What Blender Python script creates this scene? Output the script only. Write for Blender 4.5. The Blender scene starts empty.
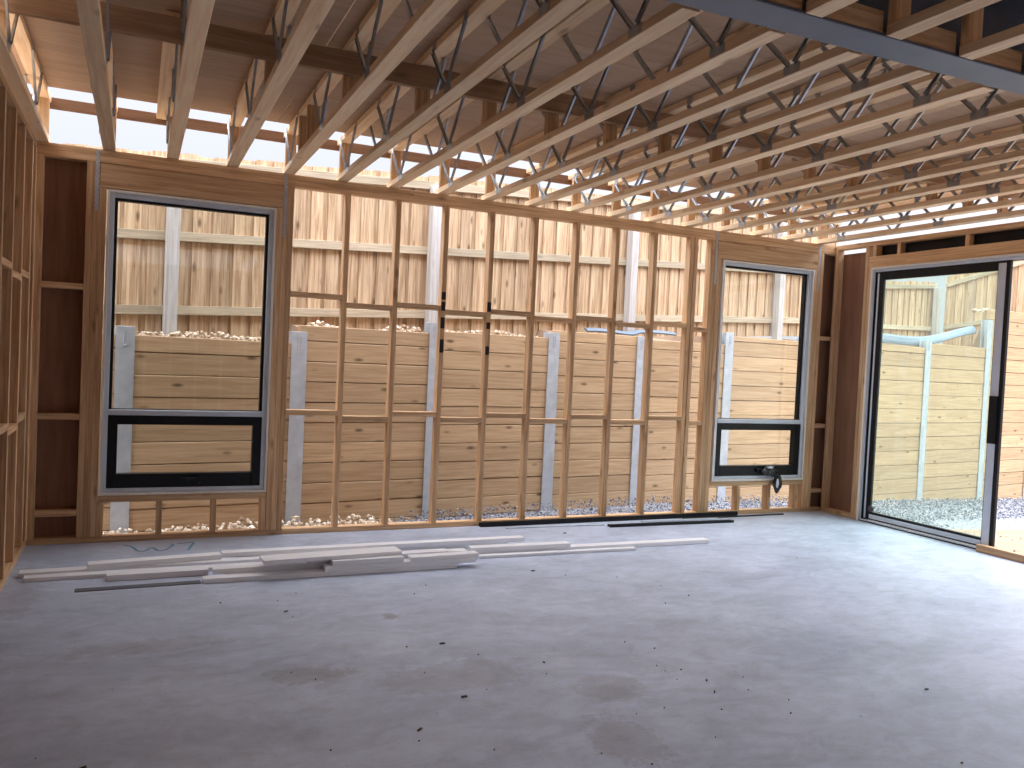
import bpy, bmesh, math, random
from mathutils import Vector, Matrix, noise
random.seed(7)
S = bpy.context.scene
COL = S.collection
PI = math.pi

# ------------------------------------------------------------------ materials
def lin(c):
    return tuple((v/12.92 if v <= .04045 else ((v+.055)/1.055)**2.4) for v in (x/255 for x in c)) + (1,)

def new_mat(name):
    m = bpy.data.materials.new(name); m.use_nodes = True
    nt = m.node_tree
    return m, nt, nt.nodes['Principled BSDF']

def N(nt, t, **kw):
    n = nt.nodes.new(t)
    for k, v in kw.items():
        if k in n.inputs: n.inputs[k].default_value = v
        else: setattr(n, k, v)
    return n

def ramp(nt, fac, stops):
    r = nt.nodes.new('ShaderNodeValToRGB')
    e = r.color_ramp.elements
    while len(e) < len(stops): e.new(.5)
    for el, (p, c) in zip(e, stops):
        el.position = p; el.color = c
    nt.links.new(fac, r.inputs[0])
    return r.outputs[0]

def mix(nt, a, b, fac, mode='MIX'):
    m = nt.nodes.new('ShaderNodeMix'); m.data_type = 'RGBA'; m.blend_type = mode
    for i, v in ((6, a), (7, b), (0, fac)):
        if hasattr(v, 'links') or isinstance(v, bpy.types.NodeSocket): nt.links.new(v, m.inputs[i])
        else: m.inputs[i].default_value = v
    return m.outputs[2]

def wood(name, axis, base, dark, knots=.5, rough=.7, per='object', var=.16, bump=.15, grain=1.0):
    """timber: fine grain drawn out along one axis, a few knots, each piece a little different"""
    m, nt, b = new_mat(name)
    tc = N(nt, 'ShaderNodeTexCoord')
    if per == 'object':
        rnd = N(nt, 'ShaderNodeObjectInfo').outputs['Random']
    else:
        rnd = N(nt, 'ShaderNodeNewGeometry').outputs['Random Per Island']
    mul = N(nt, 'ShaderNodeMath', operation='MULTIPLY'); nt.links.new(rnd, mul.inputs[0]); mul.inputs[1].default_value = 53.7
    add = N(nt, 'ShaderNodeVectorMath', operation='ADD')
    nt.links.new(tc.outputs['Object'], add.inputs[0]); nt.links.new(mul.outputs[0], add.inputs[1])
    mp = N(nt, 'ShaderNodeMapping'); nt.links.new(add.outputs[0], mp.inputs[0])
    sc = [26*grain]*3; sc['xyz'.index(axis)] = 1.1
    mp.inputs['Scale'].default_value = sc
    n1 = N(nt, 'ShaderNodeTexNoise', Scale=1.6, Detail=5.0, Roughness=.62, Distortion=.5); nt.links.new(mp.outputs[0], n1.inputs[0])
    c = ramp(nt, n1.outputs[0], [(.28, dark), (.62, base)])
    mp2 = N(nt, 'ShaderNodeMapping'); nt.links.new(add.outputs[0], mp2.inputs[0])
    sc2 = [7]*3; sc2['xyz'.index(axis)] = 2.6
    mp2.inputs['Scale'].default_value = sc2
    v = N(nt, 'ShaderNodeTexVoronoi', Scale=1.0); nt.links.new(mp2.outputs[0], v.inputs[0])
    k = ramp(nt, v.outputs['Distance'], [(.05, (1, 1, 1, 1)), (.17, (0, 0, 0, 1))])
    kk = N(nt, 'ShaderNodeMath', operation='MULTIPLY'); nt.links.new(k, kk.inputs[0]); kk.inputs[1].default_value = knots
    kd = tuple(x*.35 for x in dark[:3]) + (1,)
    c = mix(nt, c, kd, kk.outputs[0])
    mr = N(nt, 'ShaderNodeMapRange'); nt.links.new(rnd, mr.inputs[0])
    mr.inputs[3].default_value = 1-var; mr.inputs[4].default_value = 1+var
    hs = N(nt, 'ShaderNodeHueSaturation'); nt.links.new(c, hs.inputs['Color']); nt.links.new(mr.outputs[0], hs.inputs['Value'])
    nt.links.new(hs.outputs[0], b.inputs['Base Color'])
    b.inputs['Roughness'].default_value = rough
    b.inputs['Specular IOR Level'].default_value = .3
    if bump:
        bp = N(nt, 'ShaderNodeBump', Strength=bump, Distance=.004); nt.links.new(n1.outputs[0], bp.inputs['Height'])
        nt.links.new(bp.outputs[0], b.inputs['Normal'])
    return m

def plain(name, c, rough=.5, metal=0.0, spec=.5, mottle=.0, scale=8.0, bump=0):
    m, nt, b = new_mat(name)
    b.inputs['Roughness'].default_value = rough; b.inputs['Metallic'].default_value = metal
    b.inputs['Specular IOR Level'].default_value = spec
    tc = N(nt, 'ShaderNodeTexCoord')
    n1 = N(nt, 'ShaderNodeTexNoise', Scale=scale, Detail=4.0); nt.links.new(tc.outputs['Object'], n1.inputs[0])
    d = tuple(x*(1-mottle) for x in c[:3]) + (1,); l = tuple(min(1, x*(1+mottle)) for x in c[:3]) + (1,)
    nt.links.new(ramp(nt, n1.outputs[0], [(.3, d), (.7, l)]), b.inputs['Base Color'])
    if bump:
        bp = N(nt, 'ShaderNodeBump', Strength=bump, Distance=.01); nt.links.new(n1.outputs[0], bp.inputs['Height'])
        nt.links.new(bp.outputs[0], b.inputs['Normal'])
    return m

PINE = {a: wood('framing_pine_'+a, a, lin((222, 186, 144)), lin((176, 132, 92)), .55) for a in 'xyz'}
TRUSS = {a: wood('truss_pine_'+a, a, lin((252, 226, 188)), lin((228, 190, 148)), .5) for a in 'xyz'}
TREATED = wood('treated_sleeper_pine', 'x', lin((200, 170, 134)), lin((170, 138, 102)), .95, .8, var=.1)
PALING = wood('weathered_paling', 'z', lin((210, 184, 152)), lin((146, 110, 76)), .8, .85, per='island', var=.14)
RAIL = wood('weathered_rail', 'x', lin((196, 182, 158)), lin((158, 142, 118)), .4, .85)
POSTW = wood('grey_fence_post', 'z', lin((200, 197, 194)), lin((166, 160, 154)), .15, .8, var=.05)
SHEET = wood('floor_sheet_board', 'x', lin((196, 168, 142)), lin((180, 152, 126)), 0, .8, var=.07, bump=0, grain=.5)
BRACE = wood('dark_bracing_board', 'z', lin((140, 102, 80)), lin((120, 84, 64)), 0, .6, var=.05, bump=0, grain=.4)
RIBBON = wood('reddish_ribbon_board', 'x', lin((150, 118, 92)), lin((122, 90, 66)), .4)
STEEL = plain('blue_grey_painted_steel', lin((104, 112, 128)), .45, 0, .5, .08, 5)
GALV = plain('galvanised_steel', lin((188, 194, 200)), .5, .3, .5, .12, 9)
WEB = plain('galvanised_web', lin((172, 176, 180)), .3, .8, .5, .15, 20)
BLACK = plain('black_aluminium', lin((18, 20, 24)), .4, 0, .3, .05)
GREYAL = plain('grey_aluminium', lin((208, 216, 226)), .4, .05, .5, .04)
REVEAL = wood('pale_timber_reveal', 'z', lin((240, 236, 228)), lin((228, 220, 206)), .1, .6, var=.03, bump=0)
WHITE = plain('white_primed_board', lin((244, 244, 246)), .45, 0, .4, .03, 3)
WRAP = plain('black_wall_wrap', lin((22, 24, 30)), .6, 0, .3, .1, 3)
MARK = plain('black_spray_paint', lin((24, 22, 20)), .7)
CHALK = plain('blue_chalk', lin((116, 156, 186)), .9, 0, .2, .25, 60)
SOCK = plain('pale_blue_plastic', lin((112, 128, 144)), .5, 0, .4, .1, 6)
def gravel_bed():
    m, nt, b = new_mat('gravel_bed')
    tc = N(nt, 'ShaderNodeTexCoord'); v = N(nt, 'ShaderNodeTexVoronoi', Scale=48.0); nt.links.new(tc.outputs['Object'], v.inputs[0])
    sp = N(nt, 'ShaderNodeSeparateColor'); nt.links.new(v.outputs['Color'], sp.inputs[0])
    nt.links.new(ramp(nt, sp.outputs[0], [(0, lin((84, 88, 98))), (.5, lin((128, 131, 140))), (.85, lin((166, 167, 172))), (1, lin((204, 196, 186)))]), b.inputs['Base Color'])
    b.inputs['Roughness'].default_value = .95
    bp = N(nt, 'ShaderNodeBump', Strength=.7, Distance=.015); bp.invert = True; nt.links.new(v.outputs['Distance'], bp.inputs['Height']); nt.links.new(bp.outputs[0], b.inputs['Normal'])
    return m
GBED = gravel_bed()
CLAY = plain('pale_clay_ground', lin((152, 130, 110)), .95, 0, .1, .15, 3, .4)

def island_rock(name, stops):
    m, nt, b = new_mat(name)
    g = N(nt, 'ShaderNodeNewGeometry')
    nt.links.new(ramp(nt, g.outputs['Random Per Island'], stops), b.inputs['Base Color'])
    b.inputs['Roughness'].default_value = .9; b.inputs['Specular IOR Level'].default_value = .2
    return m
GRAVEL = island_rock('blue_grey_gravel', [(0, lin((84, 88, 98))), (.5, lin((128, 131, 140))), (.85, lin((166, 167, 172))), (1, lin((204, 196, 186)))])
RUBBLE = island_rock('pale_rubble', [(0, lin((150, 124, 98))), (.4, lin((220, 200, 174))), (1, lin((246, 236, 220)))])
CHIP = island_rock('wood_chips', [(0, lin((48, 42, 38))), (.6, lin((74, 62, 52))), (1, lin((120, 96, 70)))])

def concrete():
    m, nt, b = new_mat('concrete_slab')
    tc = N(nt, 'ShaderNodeTexCoord'); co = tc.outputs['Object']
    mp = N(nt, 'ShaderNodeMapping'); nt.links.new(co, mp.inputs[0]); mp.inputs['Scale'].default_value = (1, 1.6, 1)
    n1 = N(nt, 'ShaderNodeTexNoise', Scale=1.3, Detail=6.0, Roughness=.6, Distortion=.6); nt.links.new(mp.outputs[0], n1.inputs[0])
    n2 = N(nt, 'ShaderNodeTexNoise', Scale=9.0, Detail=6.0, Roughness=.7); nt.links.new(mp.outputs[0], n2.inputs[0])
    c1 = ramp(nt, n1.outputs[0], [(.3, lin((180, 190, 210))), (.7, lin((210, 220, 239)))])
    c2 = ramp(nt, n2.outputs[0], [(.3, (.72, .72, .72, 1)), (.62, (1, 1, 1, 1))])
    c = mix(nt, c1, c2, .6, 'MULTIPLY')
    n4 = N(nt, 'ShaderNodeTexNoise', Scale=3.2, Detail=8.0, Roughness=.72, Distortion=1.2); nt.links.new(mp.outputs[0], n4.inputs[0])
    c = mix(nt, c, ramp(nt, n4.outputs[0], [(.34, (.70, .71, .72, 1)), (.58, (1, 1, 1, 1))]), .7, 'MULTIPLY')
    n5 = N(nt, 'ShaderNodeTexNoise', Scale=46.0, Detail=3.0, Roughness=.7); nt.links.new(co, n5.inputs[0])
    c = mix(nt, c, ramp(nt, n5.outputs[0], [(.30, (.66, .65, .64, 1)), (.40, (1, 1, 1, 1))]), .6, 'MULTIPLY')
    # brown stains where mud was walked in
    n3 = N(nt, 'ShaderNodeTexNoise', Scale=8.0, Detail=9.0, Roughness=.8); nt.links.new(co, n3.inputs[0])
    for (x, y, rx, ry, k) in ((-.78, -3.12, .38, .2, .45), (.32, -4.2, .3, .42, .4), (-.1, -3.35, .7, .35, .32), (-1.5, -2.5, .8, .2, .3), (-.16, -2.36, .09, .12, .6), (.55, -3.7, .35, .3, .35), (-2.2, -1.2, .3, 1.2, .3)):
        sub = N(nt, 'ShaderNodeVectorMath', operation='SUBTRACT'); nt.links.new(co, sub.inputs[0]); sub.inputs[1].default_value = (x, y, 0)
        dv = N(nt, 'ShaderNodeVectorMath', operation='DIVIDE'); nt.links.new(sub.outputs[0], dv.inputs[0]); dv.inputs[1].default_value = (rx, ry, 1)
        ln = N(nt, 'ShaderNodeVectorMath', operation='LENGTH'); nt.links.new(dv.outputs[0], ln.inputs[0])
        ad = N(nt, 'ShaderNodeMath', operation='MULTIPLY_ADD'); nt.links.new(n3.outputs[0], ad.inputs[0]); ad.inputs[1].default_value = 2.0; nt.links.new(ln.outputs['Value'], ad.inputs[2])
        sh = N(nt, 'ShaderNodeMath', operation='SUBTRACT'); nt.links.new(ad.outputs[0], sh.inputs[0]); sh.inputs[1].default_value = .85
        f = ramp(nt, sh.outputs[0], [(.0, (k, k, k, 1)), (.62, (k*.55, k*.55, k*.55, 1)), (.72, (0, 0, 0, 1))])
        c = mix(nt, c, lin((104, 88, 76)), f)
    nt.links.new(c, b.inputs['Base Color'])
    rr = ramp(nt, n2.outputs[0], [(.3, (.42, .42, .42, 1)), (.7, (.62, .62, .62, 1))])
    nt.links.new(rr, b.inputs['Roughness']); b.inputs['Specular IOR Level'].default_value = .45
    bp = N(nt, 'ShaderNodeBump', Strength=.08, Distance=.01); nt.links.new(n2.outputs[0], bp.inputs['Height']); nt.links.new(bp.outputs[0], b.inputs['Normal'])
    return m
CONC = concrete()

def glass(name, tint, refl, dust=0.0):
    m = bpy.data.materials.new(name); m.use_nodes = True
    nt = m.node_tree; nt.nodes.clear()
    out = N(nt, 'ShaderNodeOutputMaterial')
    t = N(nt, 'ShaderNodeBsdfTransparent'); t.inputs[0].default_value = tint
    g = N(nt, 'ShaderNodeBsdfGlossy', Roughness=.0); g.inputs[0].default_value = (1, 1, 1, 1)
    lw = N(nt, 'ShaderNodeLayerWeight')
    pw = N(nt, 'ShaderNodeMath', operation='POWER'); nt.links.new(lw.outputs['Facing'], pw.inputs[0]); pw.inputs[1].default_value = 4.5
    ml = N(nt, 'ShaderNodeMath', operation='MULTIPLY_ADD'); nt.links.new(pw.outputs[0], ml.inputs[0]); ml.inputs[1].default_value = .9; ml.inputs[2].default_value = .035+refl
    mx = N(nt, 'ShaderNodeMixShader'); nt.links.new(ml.outputs[0], mx.inputs[0]); nt.links.new(t.outputs[0], mx.inputs[1]); nt.links.new(g.outputs[0], mx.inputs[2])
    last = mx
    if dust:
        tl = N(nt, 'ShaderNodeBsdfTranslucent'); tl.inputs[0].default_value = (.85, .9, .88, 1)
        last = N(nt, 'ShaderNodeMixShader', Fac=dust); nt.links.new(mx.outputs[0], last.inputs[1]); nt.links.new(tl.outputs[0], last.inputs[2])
    nt.links.new(last.outputs[0], out.inputs[0])
    return m
GLASS = glass('clear_glass', (.93, .95, .94, 1), .0)
GLASSD = glass('greenish_door_glass', (.84, .92, .86, 1), .02, .035)

# ------------------------------------------------------------------ geometry helpers
def link(name, me, parent=None, loc=(0, 0, 0), rotz=0.0):
    o = bpy.data.objects.new(name, me); COL.objects.link(o)
    o.location = loc; o.rotation_euler = (0, 0, rotz)
    if parent: o.parent = parent
    return o

def add_box(bm, x, y, z, M=None):
    vs = [bm.verts.new((a, b, c)) for a in x for b in y for c in z]
    if M:
        for v in vs: v.co = M @ v.co
    fs = []
    for q in ((0, 1, 3, 2), (4, 6, 7, 5), (0, 4, 5, 1), (2, 3, 7, 6), (0, 2, 6, 4), (1, 5, 7, 3)):
        fs.append(bm.faces.new([vs[i] for i in q]))
    return vs

def finish(bm, name, m, bev=0.0, smooth=False):
    bmesh.ops.recalc_face_normals(bm, faces=bm.faces)
    if bev:
        bmesh.ops.bevel(bm, geom=list(bm.edges), offset=bev, segments=1, affect='EDGES', clamp_overlap=True)
    me = bpy.data.meshes.new(name); bm.to_mesh(me); bm.free()
    me.materials.append(m)
    if smooth:
        for p in me.polygons: p.use_smooth = True
    return me

def box(name, m, x, y, z, parent=None, bev=.0025):
    """one board as a mesh of its own, origin at its middle"""
    x, y, z = sorted(x), sorted(y), sorted(z)
    c = ((x[0]+x[1])/2, (y[0]+y[1])/2, (z[0]+z[1])/2)
    bm = bmesh.new()
    add_box(bm, *[(-(q[1]-q[0])/2, (q[1]-q[0])/2) for q in (x, y, z)])
    mn = min(q[1]-q[0] for q in (x, y, z))
    return link(name, finish(bm, name, m, min(bev, mn*.2)), parent, c)

def boxes(name, m, lst, parent=None, bev=.0015, loc=(0, 0, 0)):
    bm = bmesh.new()
    for b in lst: add_box(bm, *[sorted(q) for q in b])
    return link(name, finish(bm, name, m, bev), parent, loc)

def thing(name, label=None, cat=None, group=None, kind=None, loc=(0, 0, 0), rotz=0.0, parent=None):
    o = bpy.data.objects.new(name, None); COL.objects.link(o)
    o.location = loc; o.rotation_euler = (0, 0, rotz); o.empty_display_size = .1
    tag(o, label, cat, group, kind)
    return o

def tag(o, label=None, cat=None, group=None, kind=None):
    for k, v in (('label', label), ('category', cat), ('group', group), ('kind', kind)):
        if v: o[k] = v
    return o

def copy_tree(o, loc):
    c = o.copy(); COL.objects.link(c); c.location = loc
    for ch in list(o.children):
        d = ch.copy(); COL.objects.link(d); d.parent = c
        for g in list(ch.children):
            e = g.copy(); COL.objects.link(e); e.parent = d
    return c

def stones(name, m, pts, parent=None, sub=1):
    """loose stones as one heap: each an irregular little lump"""
    bm = bmesh.new()
    base = bmesh.new(); bmesh.ops.create_icosphere(base, subdivisions=1, radius=1)
    bv = [v.co.copy() for v in base.verts]; bf = [[v.index for v in f.verts] for f in base.faces]
    base.free()
    for (x, y, z, r) in pts:
        R = Matrix.Rotation(random.uniform(0, 6.28), 3, Vector((random.uniform(-1, 1), random.uniform(-1, 1), random.uniform(-1, 1))).normalized())
        s = (r*random.uniform(.7, 1.25), r*random.uniform(.6, 1.1), r*random.uniform(.5, .85))
        vs = []
        for c in bv:
            k = random.uniform(.82, 1.12)
            q = R @ Vector((c.x*s[0]*k, c.y*s[1]*k, c.z*s[2]*k))
            vs.append(bm.verts.new((x+q.x, y+q.y, z+q.z)))
        for f in bf: bm.faces.new([vs[i] for i in f])
    me = bpy.data.meshes.new(name); bm.to_mesh(me); bm.free(); me.materials.append(m)
    return link(name, me, parent)

# ------------------------------------------------------------------ the setting: slab and outside ground
XL, XR, YB = -2.31, 5.593, -9.6          # inner faces of the left, right and rear walls; the far frame's inner face is y = 0
fl = box('floor', CONC, (-2.42, 5.72), (-9.75, .10), (-.30, 0), bev=.004)
tag(fl, kind='structure')
# object coordinates of the slab start at its middle; keep the stain map in room coordinates
for v in fl.data.vertices: v.co += fl.location
fl.location = (0, 0, 0)

def gz(x, y):
    t = max(0.0, (x-4.5)/9.0)
    return -.16 - .40*min(1.2, t)
bm = bmesh.new()
xs = [-30, -12, -6, -3, -2.45, -1, 1, 3, 4.5, 5.75, 6.5, 7.5, 9, 10.5, 12, 14, 17, 22, 34]
ys = [-30, -20, -12, -9.8, -6, -4, -3, -2, -1, .1, 1, 2, 3, 6, 20]
gv = [[bm.verts.new((x, y, gz(x, y)-.02)) for y in ys] for x in xs]
for i in range(len(xs)-1):
    for j in range(len(ys)-1): bm.faces.new((gv[i][j], gv[i+1][j], gv[i+1][j+1], gv[i][j+1]))
gr = link('ground', finish(bm, 'ground', CLAY)); gr.data.materials.append(GBED)
for p in gr.data.polygons:
    if p.center.y > .1 and (p.center.x > .4 or p.center.y > 1): p.material_index = 1
tag(gr, kind='structure')

TH = math.radians(7.5)
D = Vector((math.cos(TH), math.sin(TH), 0)); Nn = Vector((-math.sin(TH), math.cos(TH), 0))
P0 = Vector((.89, 1.2, 0))

# ------------------------------------------------------------------ retaining wall
ps = [-4.1, -2.6, -1.06, .409, 1.934, 3.262, 4.788, 6.287, 7.82, 9.353, 11.144, 12.7, 14.3]
ptop = [1.66, 1.70, 1.74, 1.92, 1.90, 1.925, 2.06, 2.07, 2.1, 2.20, 2.64, 2.84, 2.84]
btop = [1.63, 1.634, 1.81, 1.84, 1.93, 1.90, 2.02, 2.05, 2.07, 2.15, 2.84, 2.84]
rw = thing('retaining_wall', 'long retaining wall of horizontal timber sleepers between galvanised steel posts', 'retaining wall', loc=P0, rotz=TH)
def post_mesh(h):
    bm = bmesh.new()
    add_box(bm, (-.075, .075), (-.012, 0), (0, h)); add_box(bm, (-.004, .004), (0, .10), (0, h)); add_box(bm, (-.075, .075), (.10, .112), (0, h))
    # lifting slot near the head: a shallow dark seat is left by two raised lips
    add_box(bm, (-.018, -.012), (-.017, -.012), (h-.16, h-.04)); add_box(bm, (.012, .018), (-.017, -.012), (h-.16, h-.04)); add_box(bm, (-.018, .018), (-.017, -.012), (h-.17, h-.155))
    return finish(bm, 'steel_post', GALV, .0015)
for s, t in zip(ps, ptop):
    zb = gz(P0.x+s*D.x, 0)-.25
    link('steel_post', post_mesh(t-zb), rw, (s, 0, zb))
hid = []
for i in range(len(ps)-1):
    a, b = ps[i], ps[i+1]; mid = (a+b)/2
    pitch = .2 if mid < 6.5 else .226
    off = -.018*mid if mid < 6.5 else -.115
    g = gz(P0.x+mid*D.x, 0)
    z = .05+off
    while z > g-.02: z -= pitch
    while z < btop[i]-.02:
        zt = z+pitch
        if zt > btop[i]-.06: zt = btop[i]
        dy = random.uniform(0, .008)
        # a few joints gape
        args = ((a+.008, b-.008), (.004+dy, .079+dy), (z+.002, zt-.003-random.random()*.004))
        if (6.2 < mid < 7.5) or mid > 12.8 or mid < -3:
            hid.append(args)
        else:
            box('sleeper', TREATED, *args, parent=rw, bev=.005)
        z = zt
o = boxes('covered_sleepers', TREATED, hid, rw, .005); o['kind'] = 'stuff'

# soil held up behind the wall, with rubble on it
bm = bmesh.new(); top = []
ss = [ps[0]] + [s for s in ps[1:-1] for s in (s-.02, s+.02)] + [ps[-1]]
tz = [t-.03 for t in btop for _ in (0, 1)]
for s, z in zip(ss, tz):
    p = P0+D*s
    top.append([bm.verts.new((p+Nn*.085)+Vector((0, 0, -1.2))), bm.verts.new((p+Nn*.085)+Vector((0, 0, z))), bm.verts.new((p+Nn*.3)+Vector((0, 0, min(z, 2.1)+.03))),
                bm.verts.new((p+Nn*3.2)+Vector((0, 0, min(z, 2.0)+.2))), bm.verts.new((p+Nn*3.2)+Vector((0, 0, -1.2)))])
for q, r in zip(top[:-1], top[1:]):
    for j in range(4): bm.faces.new((q[j], r[j], r[j+1], q[j+1]))
bk = link('ground', finish(bm, 'ground_bank', CLAY)); tag(bk, kind='structure')
def bank_z(s):
    for i in range(len(ps)-1):
        if ps[i] <= s <= ps[i+1]: return btop[i]-.03
    return 1.7
pts = []
for _ in range(1500):
    s = random.uniform(-3.6, 2.0); off = .132+random.random()*.04
    h = .035+.055*max(0, noise.noise(Vector((s*1.7, off*3, 3))))*2
    if -.6 < s < -.1: h *= .45
    if s < -1.1: h += .02
    if min(abs(s-q) for q in ps) < .12: continue
    p = P0+D*s+Nn*off
    pts.append((p.x, p.y, bank_z(s)+random.uniform(0, h), random.uniform(.008, .022)))
for c in (-.82, .05, .3, -2.1): 
    for _ in range(26):
        s = c+random.gauss(0, .09); off = .145+random.random()*.02; p = P0+D*s+Nn*off
        if min(abs(s-q) for q in ps) < .13: continue
        pts.append((p.x, p.y, bank_z(s)+.02+random.random()*.06*math.exp(-((s-c)/.1)**2), random.uniform(.015, .028)))
for _ in range(300):
    s = random.uniform(11.3, 12.5); off = .17+random.random()*.25; p = P0+D*s+Nn*off
    pts.append((p.x, p.y, bank_z(s)+random.random()*.05, random.uniform(.01, .03)))
o = stones('rubble', RUBBLE, pts)
tag(o, 'pale broken rubble heaped along the top of the retaining wall', 'rubble', kind='stuff')

# gravel between house and wall
pts = []
for _ in range(9000):
    s = random.uniform(-2.8, 7.2); p = P0+D*s; x = p.x
    y = random.uniform(.14, max(.15, p.y-.06))
    if x < .86: continue
    left = x < .6
    hh = .06 if y > .45 else .03
    pts.append((x, y, gz(x, y)-.005+random.random()*hh+(.05*max(0, 1-abs(p.y-.1-y)/.35) if x > 1 else 0), random.uniform(.006, .015)))
for _ in range(5200):
    s = random.uniform(4.9, 13.6); off = -random.random()*1.55-.045; p = P0+D*s+Nn*off
    if p.x < 5.8: continue
    pts.append((p.x, p.y, gz(p.x, p.y)-.01+random.random()*.035, random.uniform(.008, .018)))
o = stones('gravel', GRAVEL, pts)
tag(o, 'blue-grey gravel spread along the foot of the retaining wall', 'gravel', kind='stuff')
pts = []
for _ in range(1900):
    x = random.uniform(-2.2, .80); yw = P0.y+(x-.89)*math.tan(TH)-.075
    y = random.uniform(.16, yw)
    h = .05+.10*max(0, (y-.3)/(yw-.3))*(.55+.45*noise.noise(Vector((x*2.3, 0, 1)))*2)
    pts.append((x, y, gz(x, y)+random.random()*h, random.uniform(.010, .028)))
for _ in range(260):
    x = random.uniform(6.0, 10.5); y = random.uniform(-3.5, -.05); pts.append((x, y, gz(x, y)-.01, random.uniform(.008, .02)))
o = stones('rubble', RUBBLE, pts)
tag(o, 'pale rubble and chips on the ground outside below the left window', 'rubble', kind='stuff')

# pale plastic drain sock on top of the wall
def sweep_strip(name, m, path, w, t, parent):
    bm = bmesh.new(); prev = None
    for (s, off, z, tilt) in path:
        c, si = math.cos(tilt), math.sin(tilt)
        q = []
        for (u, v) in ((-w/2, -t/2), (-w/2, t/2), (-w/4, t*.9), (w/4, t*.9), (w/2, t/2), (w/2, -t/2)):
            q.append(bm.verts.new((s, off+u*c-v*si, z+u*si+v*c)))
        if prev:
            for j in range(6): bm.faces.new((prev[j], q[j], q[(j+1) % 6], prev[(j+1) % 6]))
        else: first = q
        prev = q
    bm.faces.new(first); bm.faces.new(prev[::-1])
    return finish(bm, name, m, smooth=False)
path = []
for i in range(41):
    t = i/40; s = 7.95+t*3.1
    z = 2.13+.30*max(0, (t-.25)/.75)**1.6+.02*math.sin(9*t)
    path.append((s, .22-.04*math.sin(3*t), z+.03, 1.0+.25*math.sin(6*t)))
o = link('drain_sock', sweep_strip('drain_sock', SOCK, path, .15, .03, None), None, P0, TH)
tag(o, 'pale blue plastic drain sock sagging along the wall top behind the glass door', 'drain sock')
path = [(2.5+i*.12, .152+.004*math.sin(i*.5), 1.965+.008*math.sin(i*.8)+(.03 if i > 6 else 0), .5) for i in range(13)]
o = link('drain_sock', sweep_strip('drain_sock', SOCK, path, .07, .02, None), None, P0, TH)
tag(o, 'short blue-grey plastic strip on the wall top left of the right window', 'drain sock')

# ------------------------------------------------------------------ paling fences
def paling_panel(s0, s1, zb, zt, parent, y=0.0):
    bm = bmesh.new(); s = s0
    while s < s1-.02:
        w = random.uniform(.128, .148); gap = random.uniform(.035, .06)
        e = min(s+w, s1)
        def q(a, b, y0, y1, dz):
            vs = [bm.verts.new(c) for c in ((a, y0, zb(a)), (b, y0, zb(b)), (b, y1, zb(b)), (a, y1, zb(a)), (a, y0, zt(a)+dz), (b, y0, zt(b)+dz), (b, y1, zt(b)+dz), (a, y1, zt(a)+dz))]
            for f in ((0, 3, 2, 1), (4, 5, 6, 7), (0, 1, 5, 4), (1, 2, 6, 5), (2, 3, 7, 6), (3, 0, 4, 7)): bm.faces.new([vs[i] for i in f])
        d = random.uniform(-.012, .012)
        q(s, e, y, y+.014, d)
        if e < s1-.03: q(e-.03, min(e+gap+.03, s1), y+.016, y+.030, d+random.uniform(-.01, .01))
        s = e+gap
    return link('paling_panel', finish(bm, 'paling_panel', PALING), parent)
def fence(name, label, loc, rot, posts, zb, zt, rails, s_end, pz=None, group=None):
    r = thing(name, label, 'fence', loc=loc, rotz=rot)
    cuts = sorted(set([posts[0]] + posts[1:] + s_end))
    for a, b in zip(cuts[:-1], cuts[1:]): paling_panel(a+.002, b-.002, zb, zt, r)
    for (f, h) in rails:
        for a, b in zip(cuts[:-1], cuts[1:]):
            L = math.hypot(b-a, f(b)-f(a)); an = math.atan2(f(b)-f(a), b-a)
            bm = bmesh.new(); add_box(bm, (-L/2, L/2), (-.022, .022), (-h/2, h/2))
            o = link('rail', finish(bm, 'rail', RAIL, .003), r, ((a+b)/2, -.024, (f(a)+f(b))/2)); o.rotation_euler = (0, -an, 0)
    for s in posts:
        box('fence_post', POSTW, (s-.055, s+.055), (-.155, -.048), (zb(s)-.2, (pz or zt)(s)-.12), r, .004)
    return r
up = lambda s: 2.565+.0565*(s+2.16)
fence('paling_fence', 'long timber paling fence with grey posts and rails above the retaining wall', P0+Nn*.36, TH, [-2.2, .47, 3.26, 6.02],
      lambda s: 1.62+.055*(s+2.3), lambda s: 3.33+.075*(s+2.2) if s < 1.2 else 3.585+.05*(s-1.2),
      [(up, .085), (lambda s: 1.865+.053*(s+2.4), .085), (lambda s: up(s)+.68+.012*(s+2), .085)], [-4.2, 7.4])
Q = P0+Nn*1.4
fence('paling_fence', 'pale paling fence seen through the sliding door, running up to the corner post', Q, TH, [9.3, 11.66],
      lambda s: 2.0, lambda s: 3.29+.085*(s-10.1), [(lambda s: 2.47+.03*(s-10), .08), (lambda s: 3.2+.085*(s-10.1), .08)], [8.0, 11.72])
cn = Q+D*11.74
fence('paling_fence', 'paling fence beyond the sliding door, top edge rising away from the corner post', cn, TH-math.radians(36), [1.85],
      lambda s: 2.05, lambda s: 3.45+.36*s, [(lambda s: 2.52+.2*s, .08), (lambda s: 3.3+.36*s, .08)], [.2, 2.0])

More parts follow.
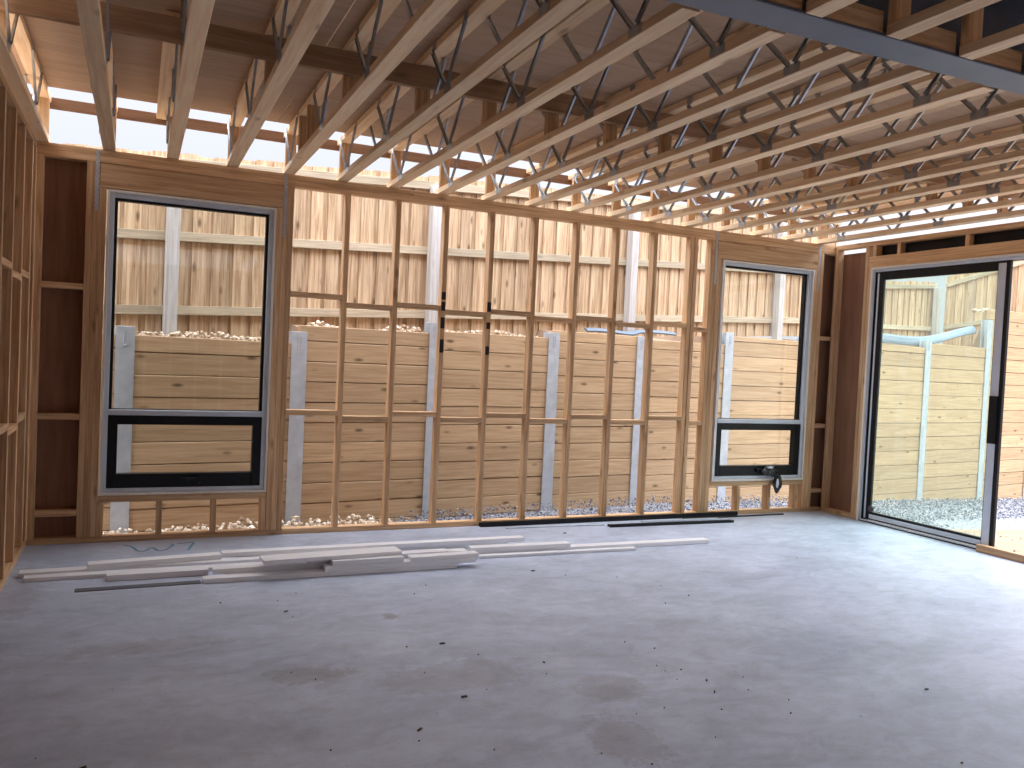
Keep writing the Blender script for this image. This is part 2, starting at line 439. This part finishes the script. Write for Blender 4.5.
# ------------------------------------------------------------------ back wall frame
wb = thing('wall_back', kind='structure')
tag(wb, 'open timber stud frame with two windows facing the fence', 'wall')
Y0, Y1 = 0.0, .09
Zt = 2.924
box('bottom_plate', PINE['x'], (-2.40, -.575+.14), (Y0, Y1), (0, .045), wb)
box('bottom_plate', PINE['x'], (-.433, 3.86), (Y0, Y1), (0, .045), wb)
box('bottom_plate', PINE['x'], (3.862, 5.59), (Y0, Y1), (0, .045), wb)
box('top_plate', PINE['x'], (-2.40, 2.40), (Y0, Y1), (Zt, Zt+.05), wb)
box('top_plate', PINE['x'], (2.402, 5.683), (Y0, Y1), (Zt, Zt+.05), wb)
box('top_plate', PINE['x'], (-2.40, .6), (Y0, Y1), (Zt+.051, 3.024), wb)
box('top_plate', PINE['x'], (.602, 5.683), (Y0, Y1), (Zt+.051, 3.024), wb)
def stud(x, z0=.045, z1=Zt, w=.045, p=wb): return box('stud', PINE['z'], (x, x+w), (Y0, Y1), (z0, z1), p)
stud(-2.309)
studs = {}
for x in (-1.977, -1.931): stud(x)
stud(-1.885, z1=2.735)
for x in (-.478, -.524): stud(x)
stud(-.57, z1=2.735)
for k in range(8): studs[k] = stud(.45*k)
stud(3.60); stud(3.653)
stud(3.862); stud(3.9075); stud(3.953, z1=2.735, w=.05)
stud(5.297, z1=2.735); stud(5.343); stud(5.389)
for xa, xb in ((-1.885, -.524), (3.953, 5.342)):
    box('lintel', PINE['x'], (xa, xb), (Y0, Y1), (2.737, Zt-.004), wb)
    a, b = xa+.05, xb-.05
    box('sill_plate', PINE['x'], (a, b), (Y0, Y1), (.312, .362), wb)
for x in (-1.838, -1.415, -1.005, -.617, 4.38, 4.80, 5.19):
    box('jack_stud', PINE['z'], (x, x+.045), (Y0, Y1), (.045, .311), wb)
def nog(x0, x1, z): box('nogging', PINE['x'], (x0+.001, x1-.001), (Y0, Y1), (z-.0225, z+.0225), wb)
edges = [-.433] + [.45*k for k in range(8)] + [3.60, 3.862]
for i, (a, b) in enumerate(zip(edges[:-1], edges[1:])):
    l = a if i == 0 else (a+.045 if i < 9 else 3.698)
    up_ = 2.035 if i == 0 else (1.972 if i % 2 else 2.005)
    nog(l, b, up_+.0)
    nog(l, b, (1.035 if i % 2 == 0 else .988))
for a, b in ((-2.264, -1.977), (5.434, 5.592)):
    for z in (1.97, .975, .235): nog(a, b, z)
# dark bracing sheets outside the corner bays
box('bracing_sheet', BRACE, (-2.40, -1.935), (.0915, .0985), (.0, 3.0), wb, 0)
box('bracing_sheet', BRACE, (5.392, 5.69), (.0915, .0985), (.0, 2.93), wb, 0)
# perforated tie-down straps at the lintel ends
def strap(x, z0, z1):
    bm = bmesh.new(); z = z0; i = 0
    while z < z1:
        add_box(bm, (-.014, .014), (-.0015, 0), (z, z+.012))
        d = .008 if i % 2 else -.008
        add_box(bm, (-.014, d-.004), (-.0015, 0), (z+.012, z+.02)); add_box(bm, (d+.004, .014), (-.0015, 0), (z+.012, z+.02))
        z += .02; i += 1
    link('tie_strap', finish(bm, 'tie_strap', GALV), wb, (x, -.0005, 0))
strap(-1.905, 2.56, 3.02); strap(-.505, 2.50, 3.02); strap(3.935, 2.46, 3.02); strap(5.368, 2.50, 3.02)
# black spray marks on two studs
def marks(st, lst):
    zc = st.location.z
    for a, b in lst:
        box('paint_mark', MARK, (-.0195, .0195), (-.0462, -.0448), (a-zc, b-zc), st, 0)
marks(studs[2], ((2.08, 2.15), (1.98, 2.06), (1.82, 1.92), (1.60, 1.72)))
marks(studs[3], ((2.0, 2.09), (1.84, 1.90), (1.60, 1.68)))

# ------------------------------------------------------------------ left wall frame
wl = thing('wall_left', kind='structure')
tag(wl, 'timber stud wall along the left side, lined outside with dark board', 'wall')
xa, xb = XL-.09, XL
def piece(name, x, y, z, m, p): return box(name, m, x, y, z, p)
piece('bottom_plate', (xa, xb), (-9.6, -.001), (0, .045), PINE['y'], wl)
piece('top_plate', (xa, xb), (-9.6, -.001), (2.975, 3.022), PINE['y'], wl)
ly = [-.045, -.242] + [-.692-.45*k for k in range(20)]
for y in ly: piece('stud', (xa, xb), (y, y+.045), (.046, 2.974), PINE['z'], wl)
for i, (a, b) in enumerate(zip(ly[1:-1], ly[2:])):
    for z in ((1.985, .985) if i % 2 == 0 else (1.945, .945)):
        piece('nogging', (xa, xb), (b+.046, a-.001), (z-.0225+.02, z+.0225+.02), PINE['y'], wl)
for k in range(8):
    piece('bracing_sheet', (xa-.009, xa-.002), (-.002-1.2*k-1.197, -.002-1.2*k), (0, 3.02), BRACE, wl)

# ------------------------------------------------------------------ right wall frame
wr = thing('wall_right', kind='structure')
tag(wr, 'timber stud wall on the right around the sliding door', 'wall')
xa, xb = XR, XR+.09
DY0, DY1 = -.53, -3.75
piece('bottom_plate', (xa, xb), (DY0+.0, -.001), (0, .045), PINE['y'], wr)
piece('top_plate', (xa, xb), (-9.6, -.001), (2.972, 3.022), PINE['y'], wr)
for y in (-.046,): piece('stud', (xa, xb), (y, y+.045), (.046, 2.971), PINE['z'], wr)
piece('stud', (xa, xb), (-.478, -.433), (.046, 2.971), PINE['z'], wr)
piece('stud', (xa, xb), (-.525, -.48), (.046, 2.735), PINE['z'], wr)
piece('stud', (xa, xb), (-.573, -.528), (2.857, 2.971), PINE['z'], wr)
piece('lintel', (xa, xb), (-3.85, -.48), (2.738, 2.856), PINE['y'], wr)
for y in (-.87, -1.65, -2.43, -3.2): piece('jack_stud', (xa+.02, xb), (y, y+.045), (2.857, 2.971), PINE['z'], wr)
for k in range(14): 
    y = -3.80-.45*k
    if y > -9.6: piece('stud', (xa, xb), (y, y+.045), (.046, 2.735 if k == 0 else 2.971), PINE['z'], wr)
piece('bottom_plate', (xa, xb), (-9.6, -3.8), (0, .045), PINE['y'], wr)
piece('bracing_sheet', (xb+.002, xb+.009), (-.53, .09), (0, 2.93), BRACE, wr)
box('wall_wrap', WRAP, (xb+.002, xb+.006), (-9.6, -.535), (2.74, 3.03), wr, 0)
for k in (3, 4): piece('bracing_sheet', (xb+.002, xb+.009), (-3.76-1.2*k-1.19, -3.76-1.2*k), (0, 2.735), BRACE, wr)

# unseen rear wall, added to block light from behind the viewer
wf = thing('wall_front', kind='structure')
tag(wf, 'unseen sheeted stud wall added behind the viewer to block light', 'wall')
for k in range(18): box('stud', PINE['z'], (-2.39+.45*k, -2.345+.45*k), (YB-.09, YB), (.046, 2.98), wf)
box('bottom_plate', PINE['x'], (-2.4, 5.68), (YB-.09, YB), (0, .045), wf)
box('top_plate', PINE['x'], (-2.4, 5.68), (YB-.09, YB), (2.981, 3.022), wf)
for k in range(7): box('bracing_sheet', BRACE, (-2.4+1.16*k, -2.4+1.16*k+1.155), (YB-.10, YB-.092), (0, 3.02), wf, 0)

# ------------------------------------------------------------------ windows
def ring(x, z, y, t):
    """four bars round an opening; t = (left, right, bottom, top)"""
    (x0, x1), (z0, z1) = x, z
    l, r, b, u = t
    return [((x0, x0+l), y, (z0, z1)), ((x1-r, x1), y, (z0, z1)), ((x0+l, x1-r), y, (z0, z0+b)), ((x0+l, x1-r), y, (z1-u, z1))]
def window(n, x0, x1):
    w = thing('window_%d' % n, kind='structure')
    z0, z1 = .366, 2.728
    boxes('reveal', REVEAL, ring((x0, x1), (z0, z1), (-.012, .088), (.018,)*4), w, .002)
    fx0, fx1, fz0, fz1 = x0+.019, x1-.019, z0+.019, z1-.019
    boxes('aluminium_frame', GREYAL, ring((fx0, fx1), (fz0, fz1), (.012, .125), (.032,)*4), w, .002)
    gx0, gx1 = fx0+.032, fx1-.032; gz1 = fz1-.032
    tz = 1.005
    boxes('glazing_bead', BLACK, ring((gx0, gx1), (tz+.03, gz1), (.05, .105), (.022, .022, .006, .02)), w, .0015)
    box('transom', GREYAL, (gx0, gx1), (.004, .11), (tz-.012, tz+.03), w, .003)
    sz0, sz1 = fz0+.034, tz-.014
    sash = boxes('awning_sash', BLACK, ring((gx0, gx1), (sz0, sz1), (.018, .10), (.07, .07, .11, .072)), w, .003)
    box('pane', GLASS, (gx0+.023, gx1-.023), (.074, .080), (tz+.037, gz1-.021), w, 0)
    box('pane', GLASS, (gx0+.071, gx1-.071), (.060, .066), (sz0+.111, sz1-.073), w, 0)
    # chain winder on the bottom rail of the sash
    cx = (gx0+gx1)/2+.02
    bm = bmesh.new()
    add_box(bm, (-.05, .05), (-.012, .017), (-.016, .016)); add_box(bm, (-.012, .012), (-.03, -.012), (-.01, .01))
    add_box(bm, (.0, .085), (-.036, -.028), (-.006, .006), Matrix.Rotation(-.25, 4, 'Y'))
    add_box(bm, (.078, .092), (-.055, -.028), (-.03, -.016))
    link('winder', finish(bm, 'winder', BLACK, .002), w, (cx, 0, sz0+.06))
    return w
window(1, -1.832, -.573)
window(2, 4.022, 5.293)

# hardware packet hanging off the right window
def lump(name, m, c, r, seed, amp=.35, sub=3):
    bm = bmesh.new(); bmesh.ops.create_icosphere(bm, subdivisions=sub, radius=1)
    for v in bm.verts:
        k = 1+amp*noise.noise(v.co*1.7+Vector((seed, 0, 0)))+amp*.6*noise.noise(v.co*4.1+Vector((0, seed, 0)))
        v.co = Vector((v.co.x*r[0]*k, v.co.y*r[1]*k, v.co.z*r[2]*k))
    return finish(bm, name, m)
PLB = plain('black_plastic_bag', lin((20, 21, 24)), .25, 0, .6)
PLW = plain('white_plastic_tag', lin((214, 216, 222)), .35)
pk = thing('hardware_packet', 'crumpled black plastic packet of hardware hanging over the right window sill', 'packet', loc=(4.84, -.045, .40))
link('upper_bag', lump('upper_bag', PLB, 0, (.10, .026, .06), 2), pk, (-.05, 0, .075))
link('lower_bag', lump('lower_bag', PLB, 0, (.055, .026, .10), 5), pk, (.045, -.012, -.06))
link('white_tag', lump('white_tag', PLW, 0, (.018, .008, .05), 8, .2), pk, (.022, -.037, -.055))
link('white_tag', lump('white_tag', PLW, 0, (.04, .008, .012), 9, .2), pk, (-.075, -.024, .118))
link('tie', lump('tie', PLB, 0, (.016, .016, .03), 3), pk, (.012, -.004, .025))

# ------------------------------------------------------------------ sliding door
dr = thing('door_1', kind='structure')
def yring(y, z, x, t):
    (a, b), (z0, z1) = sorted(y), z
    n, f, lo, u = t     # near-camera bar, far bar, bottom, top
    return [(x, (a, a+n), (z0, z1)), (x, (b-f, b), (z0, z1)), (x, (a+n, b-f), (z0, z0+lo)), (x, (a+n, b-f), (z1-u, z1))]
boxes('reveal', REVEAL, yring((-3.75, -.527), (0, 2.735), (5.583, 5.70), (.02, .02, .0005, .018)), dr, .002)
boxes('aluminium_frame', GREYAL, yring((-3.729, -.548), (.0, 2.715), (5.606, 5.62), (.045, .014, .02, .028)), dr, .002)
boxes('track_frame', BLACK, yring((-3.729, -.548), (.0, 2.716), (5.621, 5.72), (.045, .03, .018, .03)), dr, .002)
box('sill_track', BLACK, (5.588, 5.605), (-3.728, -.549), (.001, .012), dr, .002)
for x in (5.589,): box('track_rail', GREYAL, (x, x+.016), (-3.72, -.555), (.0125, .026), dr, .002)
panel = boxes('sliding_sash', BLACK, yring((-2.07, -.582), (.030, 2.684), (5.626, 5.662), (.12, .082, .085, .085)), dr, .003)
box('meeting_stile', GREYAL, (5.6185, 5.6255), (-2.035, -1.962), (.04, 1.0), panel, .002)
box('meeting_stile', GREYAL, (5.6185, 5.6255), (-2.035, -1.962), (1.44, 2.665), panel, .002)
box('jamb_strip', GREYAL, (5.6185, 5.6255), (-.612, -.592), (.04, 2.67), panel, .002)
box('bottom_strip', GREYAL, (5.6185, 5.6255), (-1.955, -.66), (.045, .09), panel, .002)
box('handle', BLACK, (5.607, 5.6255), (-2.04, -1.957), (1.0, 1.44), panel, .004)
box('pane', GLASSD, (5.641, 5.647), (-1.951, -.663), (.114, 2.600), panel, 0)
bm = bmesh.new(); bmesh.ops.create_cone(bm, cap_ends=True, segments=20, radius1=.035, radius2=.035, depth=.02, matrix=Matrix.Rotation(PI/2, 4, 'Y'))
link('bumper', finish(bm, 'bumper', plain('purple_grey_rubber', lin((86, 80, 92)), .6), .003), panel, (5.615, -.69, .15))
o = box('threshold_board', PINE['y'], (5.515, 5.582), (-3.9, -1.99), (0.0, .068), None, .004)
tag(o, 'raw pine board lying on the slab across the open doorway', 'board')

# ------------------------------------------------------------------ floor trusses
XT = -.0748; ZB = 3.026; ZTOP = 3.383
def vee(y0, n):
    """pressed-steel V web fixed to one face of the chords, with its toothed plates"""
    bm = bmesh.new()
    yt0, yb, yt1 = y0, y0-.30, y0-.60
    def leg(ya, za, yb_, zb_):
        L = math.hypot(yb_-ya, zb_-za); a = math.atan2(zb_-za, yb_-ya)
        M = Matrix.Translation((0, (ya+yb_)/2, (za+zb_)/2)) @ Matrix.Rotation(a, 4, 'X')
        add_box(bm, (0, .0022), (-L/2, L/2), (-.012, .012), M)
        add_box(bm, (0, .013), (-L/2, L/2), (-.012, -.0095), M)
        add_box(bm, (0, .013), (-L/2, L/2), (.0095, .012), M)
    leg(yt0-.03, ZTOP-.05-ZB, yb+.02, .05); leg(yb-.02, .05, yt1+.03, ZTOP-.05-ZB)
    add_box(bm, (0, .0016), (yb-.055, yb+.055), (.006, .05))
    for y in (yt0-.045, yt1+.045): add_box(bm, (0, .0016), (y-.03, y+.03), (ZTOP-.05-ZB, ZTOP-.006-ZB))
    return finish(bm, 'metal_web', WEB)
def make_truss(name, y_end, y_start, n, first, near=False):
    r = thing(name)
    def part(nm, m, x, y, z): return box(nm, m, x, y, z, r)
    part('bottom_chord', TRUSS['y'], (0, .09), (y_end+.01, y_start), (0, .045))
    part('top_chord', TRUSS['y'], (0, .09), (y_end+.01 if near else y_end-.045, y_start), (ZTOP-ZB-.045, ZTOP-ZB))
    part('end_block', PINE['z'], (.002, .088), (y_start-.125, y_start-.085) if not near else (y_start-.046, y_start-.001), (.046, ZTOP-ZB-.046))
    if not near:
        part('end_block', PINE['z'], (.002, .088), (-2.163, -2.118), (.046, ZTOP-ZB-.046))
        part('end_block', PINE['z'], (.002, .088), (y_end+.012, y_end+.057), (.046, ZTOP-ZB-.046))
    for i in range(n):
        me = vee(first-.6*i, i)
        if i % 2: link('metal_web', me, r, (.0902, 0, 0))
        else:
            o = link('metal_web', me, r, (-.0002, 0, 0)); o.scale = (-1, 1, 1)
    return r
ordn = 'first second third fourth fifth sixth seventh eighth ninth tenth eleventh twelfth thirteenth fourteenth fifteenth sixteenth seventeenth eighteenth'.split()
t0 = make_truss('floor_truss', -4.29, .09, 7, -.03)
for i, k in enumerate(range(-5, 13)):
    loc = (XT+.45*k, 0, ZB)
    t = t0 if i == 0 else copy_tree(t0, loc)
    t.location = loc
    where = ('resting on the left wall' if i == 0 else  'nearest the right wall' if i == 17 else 'counted from the left wall')
    tag(t, '%s open-web timber truss %s, far side of the steel beam' % (ordn[i], where) if i not in (0, 17) else 'open-web timber truss %s, far side of the steel beam' % where, 'floor truss', 'open-web floor trusses between the far wall and the steel beam')
    if i == 2:
        box('side_timber', TRUSS['y'], (-.082, -.004), (-2.15, .088), (ZTOP-ZB-.047, ZTOP-ZB-.002), t)
    if i == 4:
        for y in (-.95, -.62): box('timber_web', PINE['z'], (.002, .088), (y-.045, y), (.046, ZTOP-ZB-.046), t)
t1 = make_truss('floor_truss', -9.62, -4.49, 8, -4.62, True)
for i, k in enumerate(range(0, 8)):
    loc = (XT+.45*k, 0, ZB)
    t = t1 if i == 0 else copy_tree(t1, loc)
    t.location = loc
    tag(t, '%s open-web timber truss from the left on the near side of the steel beam, overhead' % ordn[i], 'floor truss', 'open-web floor trusses on the near side of the steel beam')

# strongback laid through the far trusses
SBW = wood('strongback_pine', 'x', lin((176, 144, 114)), lin((144, 110, 82)), .5)
sb = thing('strongback', 'wide timber strongback running crosswise through the webs of the far trusses', 'strongback')
box('strongback_board', SBW, (-2.36, 1.75), (-2.213, -2.168), (3.203, 3.334), sb)
box('strongback_board', SBW, (1.752, 5.55), (-2.213, -2.168), (3.203, 3.334), sb)
# ribbon board nailed to the truss ends
o = box('ribbon_board', RIBBON, (-2.42, 5.62), (.092, .127), (3.30, 3.382), None)
tag(o, 'reddish timber ribbon board fixed across the far ends of the trusses against the sky', 'ribbon board')

# steel beam with timber packing on its near flange
sbm = thing('steel_beam', 'blue-grey painted steel beam crossing the ceiling at upper right', 'beam')
boxes('i_section', STEEL, [((-2.36, 5.66), (-4.482, -4.302), (3.026, 3.040)), ((-2.36, 5.66), (-4.397, -4.385), (3.040, 3.366)), ((-2.36, 5.66), (-4.482, -4.302), (3.366, 3.380))], sbm, .002)
for k in range(-1, 9):
    a, b = XT+.45*k+.094, XT+.45*(k+1)-.004
    box('packing_timber', PINE['x'], (a, b), (-4.478, -4.433), (3.042, 3.135), sbm)

# floor sheets above: the ceiling as seen from below
ce = thing('ceiling', kind='structure')
tag(ce, 'underside of brown floor sheets laid over the trusses', 'ceiling')
y = -.18; i = 0
while y > -9.7:
    for (a, b) in (((-2.42, 1.18), (1.184, 4.78), (4.784, 5.70)) if i % 2 else ((-2.42, -.62), (-.616, 2.98), (2.984, 5.70))):
        box('floor_sheet', SHEET, (a, b), (y-.897, y), (ZTOP+.001, ZTOP+.020), ce, .002)
    y -= .9; i += 1

# unseen stub of upper wall, added on the sheet edge to shade the ribbon board
wu = thing('wall_upper_shade', kind='structure')
tag(wu, 'unseen stub of upper wall added along the floor sheet edge to shade the ribbon board', 'wall')
box('bracing_sheet', BRACE, (-2.42, 5.70), (-.192, -.182), (ZTOP+.021, ZTOP+.65), wu, 0)
box('bottom_plate', PINE['x'], (-2.42, 5.70), (-.283, -.193), (ZTOP+.021, ZTOP+.066), wu)
for k in range(18): box('stud', PINE['z'], (-2.4+.45*k, -2.355+.45*k), (-.283, -.193), (ZTOP+.067, ZTOP+.65), wu)

# ------------------------------------------------------------------ white boards on the slab
def board(x0, x1, y0, y1, w, z, t, m, label, group=None, name='white_board', cat='board', prof=False):
    """a long board whose middle line runs from (x0,y0) to (x1,y1)"""
    L = math.hypot(x1-x0, y1-y0); a = math.atan2(y1-y0, x1-x0)
    bm = bmesh.new()
    if prof:      # channel-shaped length: a base and two lips
        add_box(bm, (-L/2, L/2), (-w/2, w/2), (0, t*.3)); add_box(bm, (-L/2, L/2), (-w/2, -w/2+.006), (t*.3, t)); add_box(bm, (-L/2, L/2), (w/2-.012, w/2), (t*.3, t*.8))
    else:
        add_box(bm, (-L/2, L/2), (-w/2, w/2), (0, t))
    o = link(name, finish(bm, name, m, .002), None, ((x0+x1)/2, (y0+y1)/2, z), a)
    return tag(o, label, cat, group)
G = 'white primed boards lying on the slab'
T = .034
board(-2.25, .20, -.92, -.87, .09, 0, T, WHITE, 'white board at the rear left of the floor stack, reaching nearest the left wall', G)
board(-2.21, .10, -1.035, -1.02, .08, 0, T*.8, WHITE, 'white board reaching far left, just in front of the rear left one', G)
board(-1.85, -.995, -.925, -.835, .09, T+.0005, T, WHITE, 'white board lying on the rear left board, its left end raised over another', G)
board(-.90, 1.30, -.75, -.78, .08, 0, T, WHITE, 'white board at the very back of the stack, carrying another along it', G)
board(-.985, 1.45, -.795, -.79, .085, T+.0005, T, WHITE, 'long white board in the raised back row of the stack', G)
board(-1.73, -1.10, -1.135, -1.125, .085, 0, .04, WHITE, 'short white offcut alone at the left front of the stack', G)
board(-1.00, .70, -1.245, -1.235, .09, 0, T, WHITE, 'white board low in the front of the stack, right of the short offcut', G)
board(-1.08, .50, -1.24, -1.23, .09, T+.0005, T, WHITE, 'white board with its raised left end close by the short offcut', G)
board(-1.15, .63, -1.345, -1.355, .085, 0, T, WHITE, 'frontmost white board on the slab, closest to the viewer', G)
board(-.35, .78, -1.345, -1.35, .09, T+.0005, T, WHITE, 'white board resting on the frontmost one, second layer', G)
board(-.62, .88, -1.14, -1.13, .09, 0, T, WHITE, 'white board low in the middle of the stack, mostly covered by others', G)
board(-.50, .80, -1.135, -1.125, .09, T+.0005, T, WHITE, 'white board in the middle of the stack second layer', G)
board(-.45, .60, -1.25, -1.24, .09, 2*T+.001, T, WHITE, 'white board in the third layer just under the wide top board', G)
board(-.30, .22, -1.345, -1.34, .085, 2*T+.001, T, WHITE, 'short white board in the third layer at the stack front', G)
board(-.77, .22, -1.30, -1.235, .16, 3*T+.0015, T*.8, WHITE, 'wide white board on the very top of the stack, square left end showing', G)
board(.27, .81, -1.345, -1.335, .085, 2*T+.001, T*.8, WHITE, 'short white board lying loose over the front right of the stack', G)
board(.86, 1.74, -1.055, -1.075, .085, T+.0005, T, WHITE, 'white board lying on the long right-hand one, both ends visible', G)
board(.90, 3.15, -1.05, -1.085, .09, 0, T, WHITE, 'long white board reaching furthest right across the slab', G)
board(.90, 2.32, -1.15, -1.19, .055, 0, .022, WHITE, 'narrow white board in front of the longest right-hand one', G)
SHADOW = plain('painted_shadow_grey', lin((92, 94, 100)), .6)  # shadow left of the frontmost board, put in as a thin dark strip
board(-1.90, -1.16, -1.35, -1.335, .07, 0, .006, SHADOW, 'thin dark strip standing in for shadow on the slab, leading left from the frontmost white board', name='shadow_strip', cat='strip')

GB = 'black aluminium lengths by the far wall'
board(1.36, 4.36, -.042, -.030, .05, 0, .046, BLACK, 'long black aluminium length lying tight against the bottom plate', GB, 'aluminium_length', 'trim', True)
board(2.60, 4.05, -.30, -.345, .06, 0, .026, BLACK, 'black aluminium channel with pale top, nearest the viewer by the far wall', GB, 'aluminium_length', 'trim', True)
board(3.07, 4.0, -.165, -.185, .05, 0, .016, GREYAL, 'grey aluminium length lying between two black ones', GB, 'aluminium_length', 'trim', True)
board(1.57, 2.60, -.175, -.215, .02, 0, .012, GREYAL, 'thin grey aluminium rod in front of the long black length', GB, 'aluminium_length', 'trim')
board(3.6, 4.95, -.12, -.10, .03, 0, .012, BLACK, 'thin black strip reaching right under the right window', GB, 'aluminium_length', 'trim')

# ------------------------------------------------------------------ marks and bits on the slab
def ribbon_mark(pts, w):
    bm = bmesh.new(); prev = None
    for i, p in enumerate(pts):
        a = Vector(pts[max(0, i-1)]+(0,)); b = Vector(pts[min(len(pts)-1, i+1)]+(0,)); d = (b-a).normalized(); n = Vector((-d.y, d.x, 0))*w/2
        c = Vector(p+(0,)); q = [bm.verts.new(c+n+Vector((0, 0, z))) for z in (0, .0008)]+[bm.verts.new(c-n+Vector((0, 0, z))) for z in (.0008, 0)]
        if prev:
            for j in range(4): bm.faces.new((prev[j], q[j], q[(j+1) % 4], prev[(j+1) % 4]))
        prev = q
    return finish(bm, 'chalk_mark', CHALK)
def smooth_path(p, n=6):
    out = []
    for i in range(len(p)-1):
        p0 = p[max(0, i-1)]; p1 = p[i]; p2 = p[i+1]; p3 = p[min(len(p)-1, i+2)]
        for j in range(n):
            t = j/n
            out.append(tuple(.5*((2*b)+(-a+c)*t+(2*a-5*b+4*c-d)*t*t+(-a+3*b-3*c+d)*t**3) for a, b, c, d in zip(p0, p1, p2, p3)))
    return out+[p[-1]]
link('chalk_mark', ribbon_mark(smooth_path([(-1.64, -.13), (-1.58, -.21), (-1.54, -.35), (-1.49, -.36), (-1.44, -.26), (-1.40, -.37), (-1.35, -.36), (-1.30, -.24), (-1.29, -.17)]), .02), fl, (0, 0, .0004))
link('chalk_mark', ribbon_mark(smooth_path([(-1.26, -.17), (-1.2, -.16), (-1.14, -.15), (-1.16, -.27), (-1.19, -.40)]), .02), fl, (0, 0, .0004))
pts = []
bm = bmesh.new()
for _ in range(60):
    x = random.uniform(-1.9, 3.6); y = random.uniform(-5.0, -1.6)
    if random.random() < .4: x, y = random.gauss(.6, .5), random.gauss(-4.0, .5)
    L = random.uniform(.002, .005) if random.random() < .88 else random.uniform(.007, .013)
    M = Matrix.Translation((x, y, .003)) @ Matrix.Rotation(random.uniform(0, 6.3), 4, 'Z') @ Matrix.Rotation(random.uniform(-.2, .2), 4, 'Y')
    add_box(bm, (-L, L), (-L*.35, L*.35), (-.0025, .003), M)
for (x, y) in ((2.03, -.47), (1.15, -1.62), (-.16, -3.6), (-.02, -2.9)):
    add_box(bm, (-.014, .014), (-.006, .006), (0, .006), Matrix.Translation((x, y, 0)))
o = link('debris', finish(bm, 'debris', CHIP)); tag(o, 'scattered dark wood chips and crumbs on the concrete slab', 'debris', kind='stuff')

# ------------------------------------------------------------------ light: overcast sky
w = bpy.data.worlds.new('overcast_sky'); S.world = w; w.use_nodes = True
nt = w.node_tree; nt.nodes.clear()
out = N(nt, 'ShaderNodeOutputWorld'); bg = N(nt, 'ShaderNodeBackground')
tc = N(nt, 'ShaderNodeTexCoord'); sx = N(nt, 'ShaderNodeSeparateXYZ'); nt.links.new(tc.outputs['Generated'], sx.inputs[0])
c = ramp(nt, sx.outputs['Z'], [(0.0, (.30, .31, .35, 1)), (.3, (.385, .40, .45, 1)), (.52, (2.0, 2.1, 2.35, 1)), (1.0, (2.9, 3.0, 3.35, 1))])
# the sky is set brighter towards the right of the house, for light from that side
mr = N(nt, 'ShaderNodeMapRange'); nt.links.new(sx.outputs['X'], mr.inputs[0]); mr.inputs[1].default_value = .25; mr.inputs[2].default_value = 1; mr.inputs[3].default_value = 1; mr.inputs[4].default_value = 1.35
vm = N(nt, 'ShaderNodeVectorMath', operation='SCALE'); nt.links.new(c, vm.inputs[0]); nt.links.new(mr.outputs[0], vm.inputs['Scale'])
nt.links.new(vm.outputs[0], bg.inputs[0]); bg.inputs[1].default_value = 1.0
nt.links.new(bg.outputs[0], out.inputs[0])
# ------------------------------------------------------------------ camera
f, yaw, pitch, roll = 828.09, .425865, -.0310162, .0470954
fw = Vector((math.sin(yaw)*math.cos(pitch), math.cos(yaw)*math.cos(pitch), math.sin(pitch)))
r = Vector((math.cos(yaw), -math.sin(yaw), 0)); u = r.cross(fw)
r2 = r*math.cos(roll)+u*math.sin(roll); u2 = -r*math.sin(roll)+u*math.cos(roll)
cd = bpy.data.cameras.new('camera'); cam = bpy.data.objects.new('camera', cd); COL.objects.link(cam)
cd.sensor_width = 36; cd.sensor_fit = 'HORIZONTAL'; cd.lens = 36*f/1024; cd.clip_start = .05; cd.clip_end = 200
M = Matrix((r2, u2, -fw)).transposed().to_4x4(); M.translation = (-1.58771, -7.11793, 1.57947)
cam.matrix_world = M
S.camera = cam
S.view_settings.view_transform = 'Standard'; S.view_settings.look = 'None'; S.view_settings.gamma = 1; S.view_settings.use_curve_mapping = False
S.view_settings.exposure = 1.32
